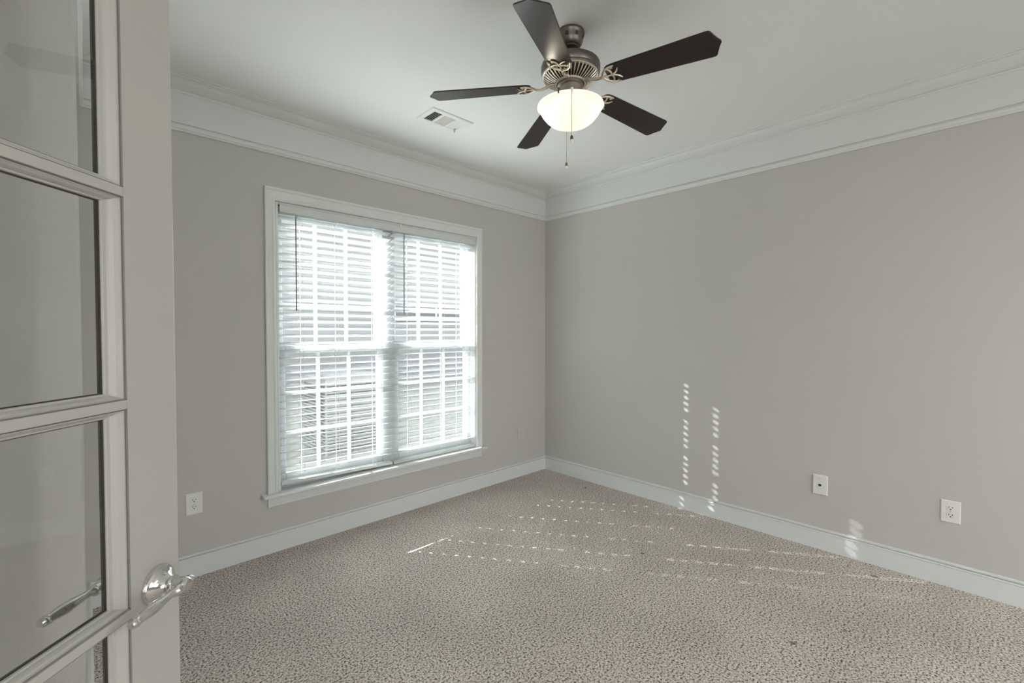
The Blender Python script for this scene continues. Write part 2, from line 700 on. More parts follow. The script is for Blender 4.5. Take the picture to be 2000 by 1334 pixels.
def sash(x0, x1, z0, z1, y0, y1, top, bot, side=0.036):
    bm = bmesh.new()
    box(bm, x0, x0 + side, y0, y1, z0, z1)
    box(bm, x1 - side, x1, y0, y1, z0, z1)
    box(bm, x0 + side, x1 - side, y0, y1, z1 - top, z1)
    box(bm, x0 + side, x1 - side, y0, y1, z0, z0 + bot)
    s = wbuild('sash', bm, VINYL, bevel=0.003)
    gx0, gx1, gz0, gz1 = x0 + side, x1 - side, z0 + bot, z1 - top
    ym = (y0 + y1) / 2
    bm = bmesh.new()
    w = 0.0095
    for i in (1, 2):
        xc = gx0 + (gx1 - gx0) * i / 3
        box(bm, xc - w, xc + w, ym - 0.008, ym + 0.008, gz0, gz1)
        zc = gz0 + (gz1 - gz0) * i / 3
        box(bm, gx0, gx1, ym - 0.0075, ym + 0.0075, zc - w, zc + w)
    g = wbuild('grid_bars', bm, VINYL, parent=s)
    bm = bmesh.new()
    box(bm, gx0, gx1, ym - 0.002, ym + 0.002, gz0, gz1)
    p = wbuild('pane', bm, WGLASS, parent=s)
    return s


for (x0, x1) in ((WX0 + 0.030, MX - 0.047), (MX + 0.047, WX1 - 0.030)):
    sash(x0, x1, 1.196, WZ1 - 0.036, 0.110, 0.140, 0.036, 0.044)
    sash(x0, x1, 0.388, 1.246, 0.074, 0.104, 0.048, 0.052)

# fine insect screens outside the lower sashes
for (x0, x1) in ((WX0 + 0.030, MX - 0.047), (MX + 0.047, WX1 - 0.030)):
    bm = bmesh.new()
    v = [bm.verts.new(p) for p in ((x0, 0.145, 0.388), (x1, 0.145, 0.388), (x1, 0.145, 1.20), (x0, 0.145, 1.20))]
    bm.faces.new(v)
    wbuild('insect_screen', bm, SCREEN)

# ------------------------------------------------------------------ blinds
TILT = math.radians(13.4)
PITCH = 0.0455
SLW = 0.0510
SLY = 0.031
BLIND_TOP = 2.098


def make_blind(x0, x1, holes, hr, rail_l, rail_r, wand_x, last_lift, label):
    bx = (x0 + x1) / 2
    root = tag(empty('window_blind', (bx, SLY, BLIND_TOP)), label, 'blind', 'white slatted blinds in the window')
    off = Vector((-bx, -SLY, -BLIND_TOP))

    def bb(name, bm, m, parent=root, **kw):
        o = build(name, bm, m, parent, **kw)
        o.location = off if parent is root else (0, 0, 0)
        return o
    # slats: thin curved strips with a routed hole at each cord
    bm = bmesh.new()
    n = 36
    z_top = 2.035
    c, s = math.cos(TILT), math.sin(TILT)
    ys = [-0.5, -0.30, -0.105, 0.105, 0.30, 0.5]
    xs = [x0 + 0.004, x1 - 0.004]
    for h in holes:
        xs += [h - hr, h + hr]
    xs = sorted(xs)
    hole_cells = set()
    for i in range(len(xs) - 1):
        m_ = (xs[i] + xs[i + 1]) / 2
        if any(abs(m_ - h) < hr * 0.6 for h in holes):
            hole_cells.add(i)
    for k in range(n):
        zt = z_top - PITCH * k
        # lower slats follow a slightly sloping bottom rail
        if k == n - 1:
            zt += last_lift
        jit = random.uniform(-0.0025, 0.0025)
        cc, ss = math.cos(TILT + jit), math.sin(TILT + jit)
        lay = []
        for side in (0.0014, -0.0014):
            row = []
            for x in xs:
                f = (x - x0) / (x1 - x0)
                sag = (rail_l - rail_r) * 0.5 * (k / n) ** 3 * (0.5 - f)
                r_ = []
                for v in ys:
                    y = v * SLW
                    crown = 0.0022 * (1 - (2 * v) ** 2)
                    h_ = crown + side
                    r_.append(bm.verts.new((x, SLY + y * cc - h_ * 0.0, zt + sag - y * ss + h_)))
                row.append(r_)
            lay.append(row)
        T, Bt = lay
        nx, ny = len(xs), len(ys)
        for i in range(nx - 1):
            for j in range(ny - 1):
                if i in hole_cells and j == 2:
                    # walls of the hole
                    for a, b in (((i, j), (i + 1, j)), ((i, j + 1), (i + 1, j + 1)), ((i, j), (i, j + 1)),
                                 ((i + 1, j), (i + 1, j + 1))):
                        bm.faces.new((T[a[0]][a[1]], T[b[0]][b[1]], Bt[b[0]][b[1]], Bt[a[0]][a[1]]))
                    continue
                bm.faces.new((T[i][j], T[i + 1][j], T[i + 1][j + 1], T[i][j + 1]))
                bm.faces.new((Bt[i][j], Bt[i][j + 1], Bt[i + 1][j + 1], Bt[i + 1][j]))
        for i in range(nx - 1):
            for j in (0, ny - 1):
                bm.faces.new((T[i][j], T[i + 1][j], Bt[i + 1][j], Bt[i][j]))
        for j in range(ny - 1):
            for i in (0, nx - 1):
                bm.faces.new((T[i][j], T[i][j + 1], Bt[i][j + 1], Bt[i][j]))
    bb('slats', bm, SLATV, smooth=True)
    # head rail
    bm = bmesh.new()
    box(bm, x0, x1, SLY - 0.018, SLY + 0.026, 2.058, BLIND_TOP)
    bb('head_rail', bm, SLAT, bevel=0.002)
    # bottom rail, not quite level
    bm = bmesh.new()
    for (xa, za) in ((x0 + 0.003, rail_l), (x1 - 0.003, rail_r)):
        pass
    prof = [(-0.0265, 0.0), (-0.0265, 0.013), (-0.022, 0.018), (0.022, 0.018), (0.0265, 0.013), (0.0265, 0.0), (0.022, -0.003),
            (-0.022, -0.003)]
    A = [bm.verts.new((x0 + 0.003, SLY + y, rail_l + z)) for y, z in prof]
    B = [bm.verts.new((x1 - 0.003, SLY + y, rail_r + z)) for y, z in prof]
    for i in range(len(prof)):
        j = (i + 1) % len(prof)
        bm.faces.new((A[i], A[j], B[j], B[i]))
    bm.faces.new(A)
    bm.faces.new(B)
    bb('bottom_rail', bm, SLAT)
    # ladder and lift cords
    for h in holes:
        f = (h - x0) / (x1 - x0)
        zr = rail_l + (rail_r - rail_l) * f + 0.015
        bm = bmesh.new()
        for (dx, dy, r) in ((0.012, -0.0272, 0.0009), (0.012, 0.0272, 0.0009), (-0.012, -0.0272, 0.0009)):
            tube(bm, [(h + dx, SLY + dy, zr - 0.012), (h + dx, SLY + dy, 2.058)], r, 6)
        bb('ladder_cord', bm, CORDM)
    # tilt wand
    bm = bmesh.new()
    tube(bm, [(wand_x, SLY - 0.0325, 2.050), (wand_x - 0.001, SLY - 0.0325, 2.02), (wand_x - 0.002, SLY - 0.0325, 1.50),
              (wand_x - 0.002, SLY - 0.0325, 1.465)], [0.003, 0.0038, 0.0038, 0.0043], 8)
    tube(bm, [(wand_x, SLY - 0.018, 2.062), (wand_x, SLY - 0.0325, 2.058), (wand_x, SLY - 0.0325, 2.046)], 0.0016, 6)
    bb('tilt_wand', bm, WAND, smooth=True)
    return root


make_blind(-2.400, -1.642, (-2.272, -2.047, -1.785), 0.0045, 0.392, 0.372, -2.300, 0.0055,
           'left white slatted blind, its bottom rail hanging above the sill')
make_blind(-1.634, -0.877, (-1.500, -1.198, -1.040), 0.0045, 0.3675, 0.3665, -1.545, -0.001,
           'right white slatted blind, its bottom rail resting on the sill')
val = empty('blind_valance', (MX, -0.006, 2.056))
tag(val, 'pale grey valance board across the top of the window blinds', 'valance')
bm = bmesh.new()
VP = [(0.000, 0.0), (-0.004, 0.0), (-0.006, 0.004), (-0.006, 0.044), (-0.010, 0.049), (-0.010, 0.053), (-0.006, 0.057), (0.000, 0.057)]
A = [bm.verts.new((-2.396 - MX, y, z)) for y, z in VP]
B = [bm.verts.new((-0.878 - MX, y, z)) for y, z in VP]
for i in range(len(VP)):
    j = (i + 1) % len(VP)
    bm.faces.new((A[i], A[j], B[j], B[i]))
bm.faces.new(A)
bm.faces.new(B)
build('face_board', bm, SLAT, val)
bm = bmesh.new()
box(bm, 0.055, 0.063, -0.0115, 0.000, 0.030, 0.060)
build('clip', bm, CORDM, val)

# ------------------------------------------------------------------ wall plates


def duplex(loc, rotz, label, m=PLATE):
    """Plate in local XZ, facing local -Y."""
    root = tag(empty('power_outlet', loc, rotz), label, 'outlet', 'duplex power outlets on the walls')
    bm = bmesh.new()
    w, h = 0.0385, 0.0585
    prof = [(0, 0.0), (0.0, 0.0035), (0.004, 0.0062)]
    rows = []
    for d, p in prof:
        rows.append([bm.verts.new(q) for q in ((-w + d, -p, -h + d), (w - d, -p, -h + d), (w - d, -p, h - d), (-w + d, -p, h - d))])
    for a, b in zip(rows[:-1], rows[1:]):
        for i in range(4):
            j = (i + 1) % 4
            bm.faces.new((a[i], a[j], b[j], b[i]))
    bm.faces.new(rows[-1])
    bm.faces.new(rows[0])
    build('cover_plate', bm, m, root)
    for sz in (1, -1):
        zc = 0.0195 * sz
        bm = bmesh.new()
        pts = []
        for i in range(24):
            a = 2 * PI * i / 24
            x = max(-0.0165, min(0.0165, 0.0175 * math.cos(a)))
            z = max(-0.0138, min(0.0138, 0.0175 * math.sin(a)))
            pts.append((x, z + zc))
        lo = [bm.verts.new((x, -0.0060, z)) for x, z in pts]
        hi = [bm.verts.new((x * 0.97, -0.0078, (z - zc) * 0.97 + zc)) for x, z in pts]
        bm.faces.new(hi)
        for i in range(24):
            j = (i + 1) % 24
            bm.faces.new((lo[i], lo[j], hi[j], hi[i]))
        f = build('receptacle', bm, m, root)
        bm = bmesh.new()
        box(bm, -0.0080, -0.0052, -0.0082, -0.0070, zc + 0.0005, zc + 0.0085)
        box(bm, 0.0052, 0.0080, -0.0082, -0.0070, zc + 0.0015, zc + 0.0080)
        tube(bm, [(0, -0.0082, zc - 0.0062), (0, -0.0070, zc - 0.0062)], 0.0032, 10)
        build('slots', bm, DARK, f)
    bm = bmesh.new()
    lathe(bm, [(0.0034, 0.006), (0.0034, 0.0072), (0.0018, 0.0078), (0, 0.0079)], 12, Matrix.Rotation(PI / 2, 4, 'X'))
    build('screw', bm, SCREW, root, smooth=True)
    return root


duplex((-2.845, 0, 0.3985), 0, 'white power outlet on the window wall beside the open door')
duplex((0, -2.857, 0.395), -PI / 2, 'white power outlet on the long bare wall, right of the cable jack plate')


def jack(loc, rotz, label, m, deep, hole):
    root = tag(empty('cable_jack_plate', loc, rotz), label, 'wall plate')
    bm = bmesh.new()
    w, h = 0.0385, 0.060
    rows = []
    for d, p in ((0, 0), (0, deep), (0.004, deep + 0.003)):
        rows.append([bm.verts.new(q) for q in ((-w + d, -p, -h + d), (w - d, -p, -h + d), (w - d, -p, h - d), (-w + d, -p, h - d))])
    for a, b in zip(rows[:-1], rows[1:]):
        for i in range(4):
            j = (i + 1) % 4
            bm.faces.new((a[i], a[j], b[j], b[i]))
    bm.faces.new(rows[-1])
    bm.faces.new(rows[0])
    build('cover_plate', bm, m, root)
    R = Matrix.Rotation(PI / 2, 4, 'X')
    bm = bmesh.new()
    lathe(bm, [(0.0075, deep + 0.002), (0.0075, deep + 0.006), (0.0045, deep + 0.008), (0.0045, deep + 0.011)], 16, R)
    c = build('connector', bm, hole, root, smooth=True)
    for z in (0.040, -0.040):
        bm = bmesh.new()
        lathe(bm, [(0.0032, deep + 0.002), (0.0032, deep + 0.0038), (0, deep + 0.0046)], 12, Matrix.Translation((0, 0, z)) @ R)
        build('screw', bm, SCREW if m is PLATE else m, root, smooth=True)
    return root


jack((0, -2.278, 0.396), -PI / 2, 'thick white plate with one dark cable socket on the long wall', PLATE, 0.008, DARK)
jack((-0.341, 0, 0.398), 0, 'small cable plate painted wall colour, on the window wall near the corner', PLATEP, 0.004, PLATEP)

# ------------------------------------------------------------------ ceiling register
reg = tag(empty('ceiling_vent', (-1.598, -0.597, CH)), 'white ceiling air register with slotted panels near the window', 'vent')
bm = bmesh.new()
hx, hy = 0.153, 0.092
prof = [(0.0, 0.0), (0.002, 0.006), (0.010, 0.009), (0.030, 0.009), (0.030, 0.002)]
rows = []
for d, p in prof:
    rows.append([bm.verts.new(q) for q in ((-hx + d, -hy + d, -p), (hx - d, -hy + d, -p), (hx - d, hy - d, -p), (-hx + d, hy - d, -p))])
for a, b in zip(rows[:-1], rows[1:]):
    for i in range(4):
        j = (i + 1) % 4
        bm.faces.new((a[i], a[j], b[j], b[i]))
bm.faces.new(rows[0])
build('frame', bm, GRILLE, reg)
bm = bmesh.new()
box(bm, -0.122, 0.122, -0.061, 0.061, -0.0028, -0.0018)
build('duct_opening', bm, DARK, reg)
for xb in (-0.055, 0.040):
    bm = bmesh.new()
    box(bm, xb - 0.006, xb + 0.006, -0.062, 0.062, -0.0095, -0.003)
    build('divider', bm, GRILLE, reg)


def louvres(x0, x1, ang, along_x, n):
    bm = bmesh.new()
    for i in range(n):
        if along_x:
            y = -0.058 + 0.116 * (i + 0.5) / n
            M = Matrix.Translation(((x0 + x1) / 2, y, -0.006)) @ Matrix.Rotation(ang, 4, 'X')
            box(bm, -(x1 - x0) / 2, (x1 - x0) / 2, -0.0062, 0.0062, -0.0006, 0.0006, M)
        else:
            x = x0 + (x1 - x0) * (i + 0.5) / n
            M = Matrix.Translation((x, 0, -0.006)) @ Matrix.Rotation(ang, 4, 'Y')
            box(bm, -0.0062, 0.0062, -0.061, 0.061, -0.0006, 0.0006, M)
    build('louvres', bm, GRILLE, reg)


louvres(-0.122, -0.061, math.radians(-40), False, 5)
louvres(-0.049, 0.034, math.radians(-34), True, 10)
louvres(0.046, 0.122, math.radians(38), False, 7)
bm = bmesh.new()
box(bm, 0.106, 0.110, 0.040, 0.056, -0.012, -0.006)
box(bm, 0.104, 0.112, 0.050, 0.058, -0.030, -0.012)
build('damper_lever', bm, SCREW, reg)

# ------------------------------------------------------------------ ceiling fan
FX, FY = -1.6904, -1.6726
fan = tag(empty('ceiling_fan', (FX, FY, CH)), 'pewter ceiling fan with five dark walnut blades and a lit frosted bowl', 'fan')


def fz(z):
    return z - CH


def flathe(name, prof, m, parent=fan, seg=48):
    bm = bmesh.new()
    lathe(bm, [(r, fz(z)) for r, z in prof], seg)
    return build(name, bm, m, parent, smooth=True)


flathe('canopy', [(0.060, 2.6634), (0.062, 2.655), (0.060, 2.650), (0.0575, 2.645), (0.0555, 2.630), (0.050, 2.612), (0.041, 2.600), (0.036, 2.598),
                  (0.036, 2.592), (0.020, 2.590)], PEWTER)
for i in range(8):
    bm = bmesh.new()
    a = 2 * PI * (i + 0.5) / 8
    M = Matrix.Rotation(a, 4, 'Z') @ Matrix.Translation((0.0560, 0, fz(2.632))) @ Matrix.Rotation(0.30, 4, 'Y')
    box(bm, -0.001, 0.0016, -0.006, 0.006, -0.007, 0.007, M)
    build('canopy_slot', bm, PEWTERD, fan)
flathe('downrod', [(0.013, 2.592), (0.013, 2.570), (0.030, 2.568), (0.032, 2.556), (0.028, 2.545), (0.028, 2.529)], PEWTER)
flathe('motor_housing', [(0.028, 2.530), (0.108, 2.530), (0.116, 2.527), (0.120, 2.522), (0.1285, 2.518), (0.1305, 2.512), (0.1305, 2.490),
                         (0.127, 2.484), (0.1285, 2.480), (0.1265, 2.474), (0.118, 2.470)], PEWTER)
# slotted vent ring under the motor
flathe('motor_core', [(0.116, 2.472), (0.110, 2.463), (0.070, 2.440), (0.058, 2.437)], PEWTERD)
bm = bmesh.new()
N = 44
for i in range(N):
    a = 2 * PI * i / N
    ca, sa = math.cos(a), math.sin(a)
    pts = [(0.122, 2.472), (0.114, 2.461), (0.094, 2.448), (0.072, 2.438)]
    tube(bm, [(r * ca, r * sa, fz(z)) for r, z in pts], [0.0034, 0.0034, 0.0028, 0.0020], 6)
lathe(bm, [(0.1245, fz(2.474)), (0.1245, fz(2.468)), (0.118, fz(2.466)), (0.118, fz(2.474))], 48)
lathe(bm, [(0.070, fz(2.440)), (0.069, fz(2.434)), (0.062, fz(2.433)), (0.060, fz(2.440))], 48)
build('vent_ring', bm, SILVER, fan, smooth=True)
flathe('switch_housing', [(0.058, 2.436), (0.058, 2.428), (0.047, 2.424), (0.046, 2.386), (0.052, 2.380), (0.056, 2.372), (0.056, 2.366)], COLLAR)
flathe('light_fitter', [(0.050, 2.372), (0.090, 2.366), (0.128, 2.352), (0.134, 2.345), (0.131, 2.344), (0.088, 2.360), (0.050, 2.366)], COLLAR)
bowl = flathe('glass_bowl', [(0.1395, 2.3425), (0.1455, 2.341), (0.1465, 2.336), (0.140, 2.329), (0.137, 2.324), (0.126, 2.305), (0.110, 2.285),
                             (0.088, 2.267), (0.060, 2.2545), (0.030, 2.248), (0, 2.246), (0, 2.249), (0.030, 2.251), (0.060, 2.2575),
                             (0.088, 2.270), (0.108, 2.287), (0.123, 2.306), (0.1335, 2.324), (0.1345, 2.334)], BOWL)
for a in (200, 320, 80):
    bm = bmesh.new()
    ca, sa = math.cos(math.radians(a)), math.sin(math.radians(a))
    tube(bm, [(0.128 * ca, 0.128 * sa, fz(2.350)), (0.148 * ca, 0.148 * sa, fz(2.351)), (0.152 * ca, 0.152 * sa, fz(2.345)),
              (0.151 * ca, 0.151 * sa, fz(2.330))], 0.0036, 8)
    build('bowl_clip', bm, PEWTER, fan, smooth=True)
# bulbs with their light
for a in (-44, 136):
    bx_, by_ = 0.062 * math.cos(math.radians(a)), 0.062 * math.sin(math.radians(a))
    bm = bmesh.new()
    lathe(bm, [(0.013, fz(2.358)), (0.013, fz(2.340)), (0.022, fz(2.325)), (0.027, fz(2.308)), (0.022, fz(2.292)), (0.010, fz(2.285)), (0, fz(2.284))],
          20, Matrix.Translation((bx_, by_, 0)))
    bulb = build('bulb', bm, mat('bulb_glow', (0.9, 0.9, 0.85), 0.4, emit=(1.0, 0.86, 0.62), estr=9.0), fan, smooth=True)
    ld = bpy.data.lights.new('bulb_light', 'POINT')
    ld.energy = FAN_LAMP_W
    ld.color = (1.0, 0.90, 0.73)
    ld.shadow_soft_size = 0.028
    lo = bpy.data.objects.new('bulb_light', ld)
    COL.objects.link(lo)
    lo.parent = fan
    lo.location = (bx_ * 1.75, by_ * 1.75, fz(2.335))

# blades
outline = []
W2 = 0.0663


def blade_outline():
    right = []
    right += [(0.178, 0.030), (0.183, 0.042), (0.195, 0.050), (0.215, 0.0535)]
    right += [(0.585, W2 - 0.0005), (0.598, W2 - 0.002), (0.604, W2 - 0.008)]
    right += [(0.609, 0.045), (0.616, 0.028), (0.624, 0.012), (0.628, 0.006)]
    left = [(x, -y) for x, y in reversed(right)]
    return right + [(0.629, 0.0)] + left


PITCHB = math.radians(-11.6)
TH0 = math.radians(-81.15)
DROOP = 0.0662


def arc(p0, p1, bulge, n=10):
    p0, p1 = Vector(p0), Vector(p1)
    mid = (p0 + p1) / 2
    d = p1 - p0
    nrm = Vector((-d.y, d.x, 0)).normalized()
    c = mid + nrm * bulge
    return [(1 - t) ** 2 * p0 + 2 * t * (1 - t) * c + t * t * p1 for t in [i / n for i in range(n + 1)]]


def blade_bm():
    bm = bmesh.new()
    extrude_outline(bm, blade_outline(), -0.0028, 0.0028)
    return bm


def bracket_bm():
    bm = bmesh.new()
    zb = -0.0058
    # arm from the motor
    tube(bm, [(0.066, 0, 0.012), (0.090, 0, 0.010), (0.112, 0, -0.002), (0.135, 0, -0.008), (0.160, 0, zb)],
         [0.0072, 0.0068, 0.0062, 0.0058, 0.0056], 8)
    for s in (1, -1):
        tube(bm, arc((0.158, 0, zb), (0.226, 0.047 * s, zb), 0.030 * s, 12), [0.0050] * 9 + [0.0046, 0.0044, 0.0040, 0.0030], 8)
        tube(bm, arc((0.200, 0.0, zb), (0.190, 0.040 * s, zb), -0.016 * s, 10), 0.0038, 8)
        tube(bm, arc((0.200, 0.0, zb), (0.236, 0.030 * s, zb), -0.012 * s, 8), [0.0040] * 6 + [0.0036, 0.0030, 0.0024], 8)
    tube(bm, [(0.158, 0, zb), (0.180, 0, zb), (0.202, 0, zb)], [0.0048, 0.0036, 0.0044], 8)
    for (x, y) in ((0.205, 0.0), (0.214, 0.040), (0.214, -0.040)):
        lathe(bm, [(0.0058, zb + 0.003), (0.0058, zb - 0.0035), (0.003, zb - 0.0055), (0, zb - 0.006)], 12, Matrix.Translation((x, y, 0)))
    return bm


blade0 = build('blade', blade_bm(), WOOD, fan, bevel=0.0015)
br0 = build('blade_bracket', bracket_bm(), SILVER, blade0, smooth=True)
for k in range(5):
    if k == 0:
        b_, r_ = blade0, br0
    else:
        b_ = blade0.copy()
        COL.objects.link(b_)
        b_.parent = fan
        r_ = br0.copy()
        COL.objects.link(r_)
        r_.parent = b_
    b_.location = (0, 0, fz(2.4181 + 0.2 * DROOP))
    b_.rotation_euler = (PITCHB, math.atan(DROOP), TH0 + k * 2 * PI / 5)

# pull chains: one over the near rim, one over the far rim
for (px, py, zend, name) in ((-0.1128, -0.0990, 2.125, 'near'), (0.1060, 0.1085, 2.125, 'far')):
    bm = bmesh.new()
    nrm = Vector((px, py, 0)).normalized()
    z = 2.352
    pts = [Vector((nrm.x * 0.048, nrm.y * 0.048, fz(2.392))), Vector((nrm.x * 0.10, nrm.y * 0.10, fz(2.376))),
           Vector((px * 0.985, py * 0.985, fz(2.356))), Vector((px * 1.01, py * 1.01, fz(2.346))),
           Vector((px * 1.012, py * 1.012, fz(zend + 0.022)))]
    tube(bm, pts, 0.0011, 6)
    zz = 2.338
    while zz > zend + 0.025:
        lathe(bm, [(0, 0.0017), (0.0016, 0.0008), (0.0016, -0.0008), (0, -0.0017)], 8, Matrix.Translation((px * 1.012, py * 1.012, fz(zz))))
        zz -= 0.006
    ch = build('pull_chain', bm, BRASSW, fan, smooth=True)
    T = Matrix.Translation((px * 1.012, py * 1.012, fz(zend)))
    bm = bmesh.new()
    lathe(bm, [(0.0018, 0.024), (0.0052, 0.020), (0.0060, 0.012), (0.0068, 0.008), (0.0060, 0.006)], 16, T)
    build('pull_cap', bm, PEWTER, ch, smooth=True)
    bm = bmesh.new()
    lathe(bm, [(0.0054, 0.0065), (0.0062, 0.001), (0.0048, -0.005), (0.0020, -0.0080), (0, -0.0085)], 16, T)
    build('pull_knob', bm, IVORY, ch, smooth=True)
    if name == 'near':
        bm = bmesh.new()
        lathe(bm, [(0.002, 0.010), (0.0056, 0.007), (0.0048, -0.004), (0.0020, -0.009)], 14,
              Matrix.Translation((px * 1.015, py * 1.015, fz(2.336))))
        build('chain_bell', bm, IVORY, ch, smooth=True)

# ------------------------------------------------------------------ glazed door, standing open
DE = CAM.xy + Vector((CF.x, CF.y)) * 0.801 - Vector((CR.x, CR.y)) * 0.589      # latch edge, visible face
DW = 0.762
DT = 0.042
# local frame: x from hinge to latch, y away from the visible face, z up
hx0 = DE - U * DW
door = empty('door_1', (hx0.x, hx0.y, 0.012), math.atan2(U.y, U.x))
tag(door, 'cream glazed french door standing open with a chrome lever handle', 'door', kind='structure')
DH = 2.03
ST = 0.0965          # flat part of the stile
STK = 0.030          # moulded edge beside the glass
zrel = lambda z: z - 0.012
zt_rail = zrel(1.8755)
z_b = zrel(0.248)
xL, xR = ST + 0.005, DW - ST
MUN = [zrel(0.5745), zrel(0.899), zrel(1.2265), zrel(1.5515)]
mh = 0.0075
bm = bmesh.new()
box(bm, 0, xL, 0, DT, 0, DH)
box(bm, xR, DW, 0, DT, 0, DH)
box(bm, xL, xR, 0, DT, 0, z_b)
box(bm, xL, xR, 0, DT, zt_rail, DH)
bmesh.ops.remove_doubles(bm, verts=bm.verts, dist=1e-6)
build('stiles_and_rails', bm, DOORP, door, bevel=0.003)
edges = [z_b] + MUN + [zt_rail]
bm = bmesh.new()
for m_ in MUN:
    box(bm, xL, xR, 0.0006, DT - 0.0006, m_ - mh, m_ + mh)
build('glazing_bars', bm, DOORP, door, bevel=0.0015)
GL = DT / 2
# moulded glazing beads round each pane: stepped ogee, both faces
BP = [(0.0, 0.0005), (0.0002, 0.0075), (0.0020, 0.0075), (0.0026, 0.0045), (0.0042, 0.0045), (0.0050, 0.0060), (0.0090, 0.0085), (0.0125, 0.0125), (0.0135, 0.0150), (0.0175, 0.0152),
      (0.0185, 0.0172), (0.0185, 0.0195)]
for i in range(5):
    lo_ = edges[i] + (mh if i > 0 else 0)
    hi_ = edges[i + 1] - (mh if i < 4 else 0)
    bm = bmesh.new()
    for face in (0, 1):
        rows = []
        for d, p in BP:
            y = p if face == 0 else DT - p
            s_ = STK / 0.0185 * 0.82
            rows.append([bm.verts.new(q) for q in ((xL + d * s_, y, lo_ + d * 0.62), (xR - d * s_, y, lo_ + d * 0.62),
                                                   (xR - d * s_, y, hi_ - d * 0.62), (xL + d * s_, y, hi_ - d * 0.62))])
        for a, b in zip(rows[:-1], rows[1:]):
            for q in range(4):
                j = (q + 1) % 4
                bm.faces.new((a[q], a[j], b[j], b[q]))
    build('glazing_bead', bm, DOORP, door)
    bm = bmesh.new()
    sx, sz = STK * 0.82, 0.0115
    for (xa, xb, za, zb_) in ((xL + sx, xL + sx + 0.0035, lo_ + sz, hi_ - sz), (xR - sx - 0.0035, xR - sx, lo_ + sz, hi_ - sz),
                              (xL + sx, xR - sx, lo_ + sz, lo_ + sz + 0.0012), (xL + sx, xR - sx, hi_ - sz - 0.0012, hi_ - sz)):
        box(bm, xa, xb, GL - 0.0022, GL + 0.0022, za, zb_)
    build('glazing_seal', bm, SEAL, door)
    bm = bmesh.new()
    box(bm, xL + 0.010, xR - 0.010, GL - 0.0015, GL + 0.0015, lo_ + 0.006, hi_ - 0.006)
    build('pane', bm, DGLASS, door)

# lever handles on both faces
HZ = zrel(0.919)
HXX = DW - 0.050


def handle(side, droop):
    hd = empty('door_handle', (HXX, 0 if side < 0 else DT, HZ))
    hd.parent = door
    hd['label'] = 'polished chrome lever handle' if side < 0 else 'chrome lever handle behind the glass'
    R = Matrix.Rotation(PI / 2 if side < 0 else -PI / 2, 4, 'X')       # local z of lathe -> outward
    bm = bmesh.new()
    lathe(bm, [(0.0312, 0.0), (0.0312, 0.004), (0.0298, 0.0075), (0.0268, 0.0085), (0.0258, 0.0095), (0.0225, 0.0110), (0.018, 0.0150), (0.0145, 0.0205),
               (0.0135, 0.024), (0.0150, 0.026), (0.0150, 0.029), (0.0120, 0.031)], 44, R)
    build('rosette', bm, CHROME, hd, smooth=True)
    bm = bmesh.new()
    lathe(bm, [(0.0115, 0.029), (0.0118, 0.034), (0.0122, 0.042), (0.0116, 0.051), (0.0085, 0.055), (0, 0.056)], 32, R)
    build('neck', bm, CHROME, hd, smooth=True)
    # turned lever towards the hinge side
    bm = bmesh.new()
    oy = 0.046 * side
    prof = [(-0.030, 0.0), (-0.0285, 0.0065), (-0.024, 0.0092), (-0.018, 0.0088), (-0.0155, 0.0062), (-0.013, 0.0088), (-0.008, 0.0088), (-0.004, 0.0072),
            (0.012, 0.0075), (0.015, 0.0105), (0.019, 0.0108), (0.022, 0.0078), (0.028, 0.0062), (0.040, 0.0066), (0.058, 0.0086), (0.075, 0.0098),
            (0.090, 0.0090), (0.103, 0.0070), (0.106, 0.0066), (0.1075, 0.0082), (0.111, 0.0084), (0.1125, 0.0068), (0.115, 0.0080), (0.119, 0.0078),
            (0.123, 0.0055), (0.1245, 0.0)]
    Ml = Matrix.Translation((0, oy, 0)) @ Matrix.Rotation(droop, 4, 'Y') @ Matrix.Rotation(-PI / 2, 4, 'Y')
    lathe(bm, [(r * 0.93, (t + 0.006) * 0.80) for t, r in prof], 28, Ml, cap=False)
    build('lever', bm, CHROME, hd, smooth=True)
    return hd


handle(-1, math.radians(-1.5))
handle(1, math.radians(-1.5))
# latch plate in the door's edge
bm = bmesh.new()
box(bm, DW - 0.001, DW + 0.0012, DT / 2 - 0.0125, DT / 2 + 0.0125, HZ - 0.028, HZ + 0.028)
build('latch_plate', bm, CHROME, door)
# hinges
for z in (0.20, 1.02, 1.84):
    bm = bmesh.new()
    tube(bm, [(-0.004, -0.006, z - 0.045), (-0.004, -0.006, z + 0.045)], 0.006, 10)
    box(bm, -0.0025, 0.0, -0.004, 0.030, z - 0.044, z + 0.044)
    build('hinge', bm, CHROME, door, smooth=True)

# doorstop on the short west wall's baseboard
ds = empty('door_stop', (-3.2895, -0.46, 0.062), 0)
tag(ds, 'small dark tipped door stop on the baseboard behind the glazed door', 'door stop')
bm = bmesh.new()
RY = Matrix.Rotation(PI / 2, 4, 'Y')
lathe(bm, [(0.010, 0.0205), (0.010, 0.0245), (0.0055, 0.027), (0.0055, 0.036)], 16, RY)
build('rod', bm, SCREW, ds, smooth=True)
bm = bmesh.new()
lathe(bm, [(0.0085, 0.035), (0.0085, 0.044), (0.006, 0.047), (0, 0.0475)], 16, RY)
build('rubber_tip', bm, RUBBER, ds, smooth=True)

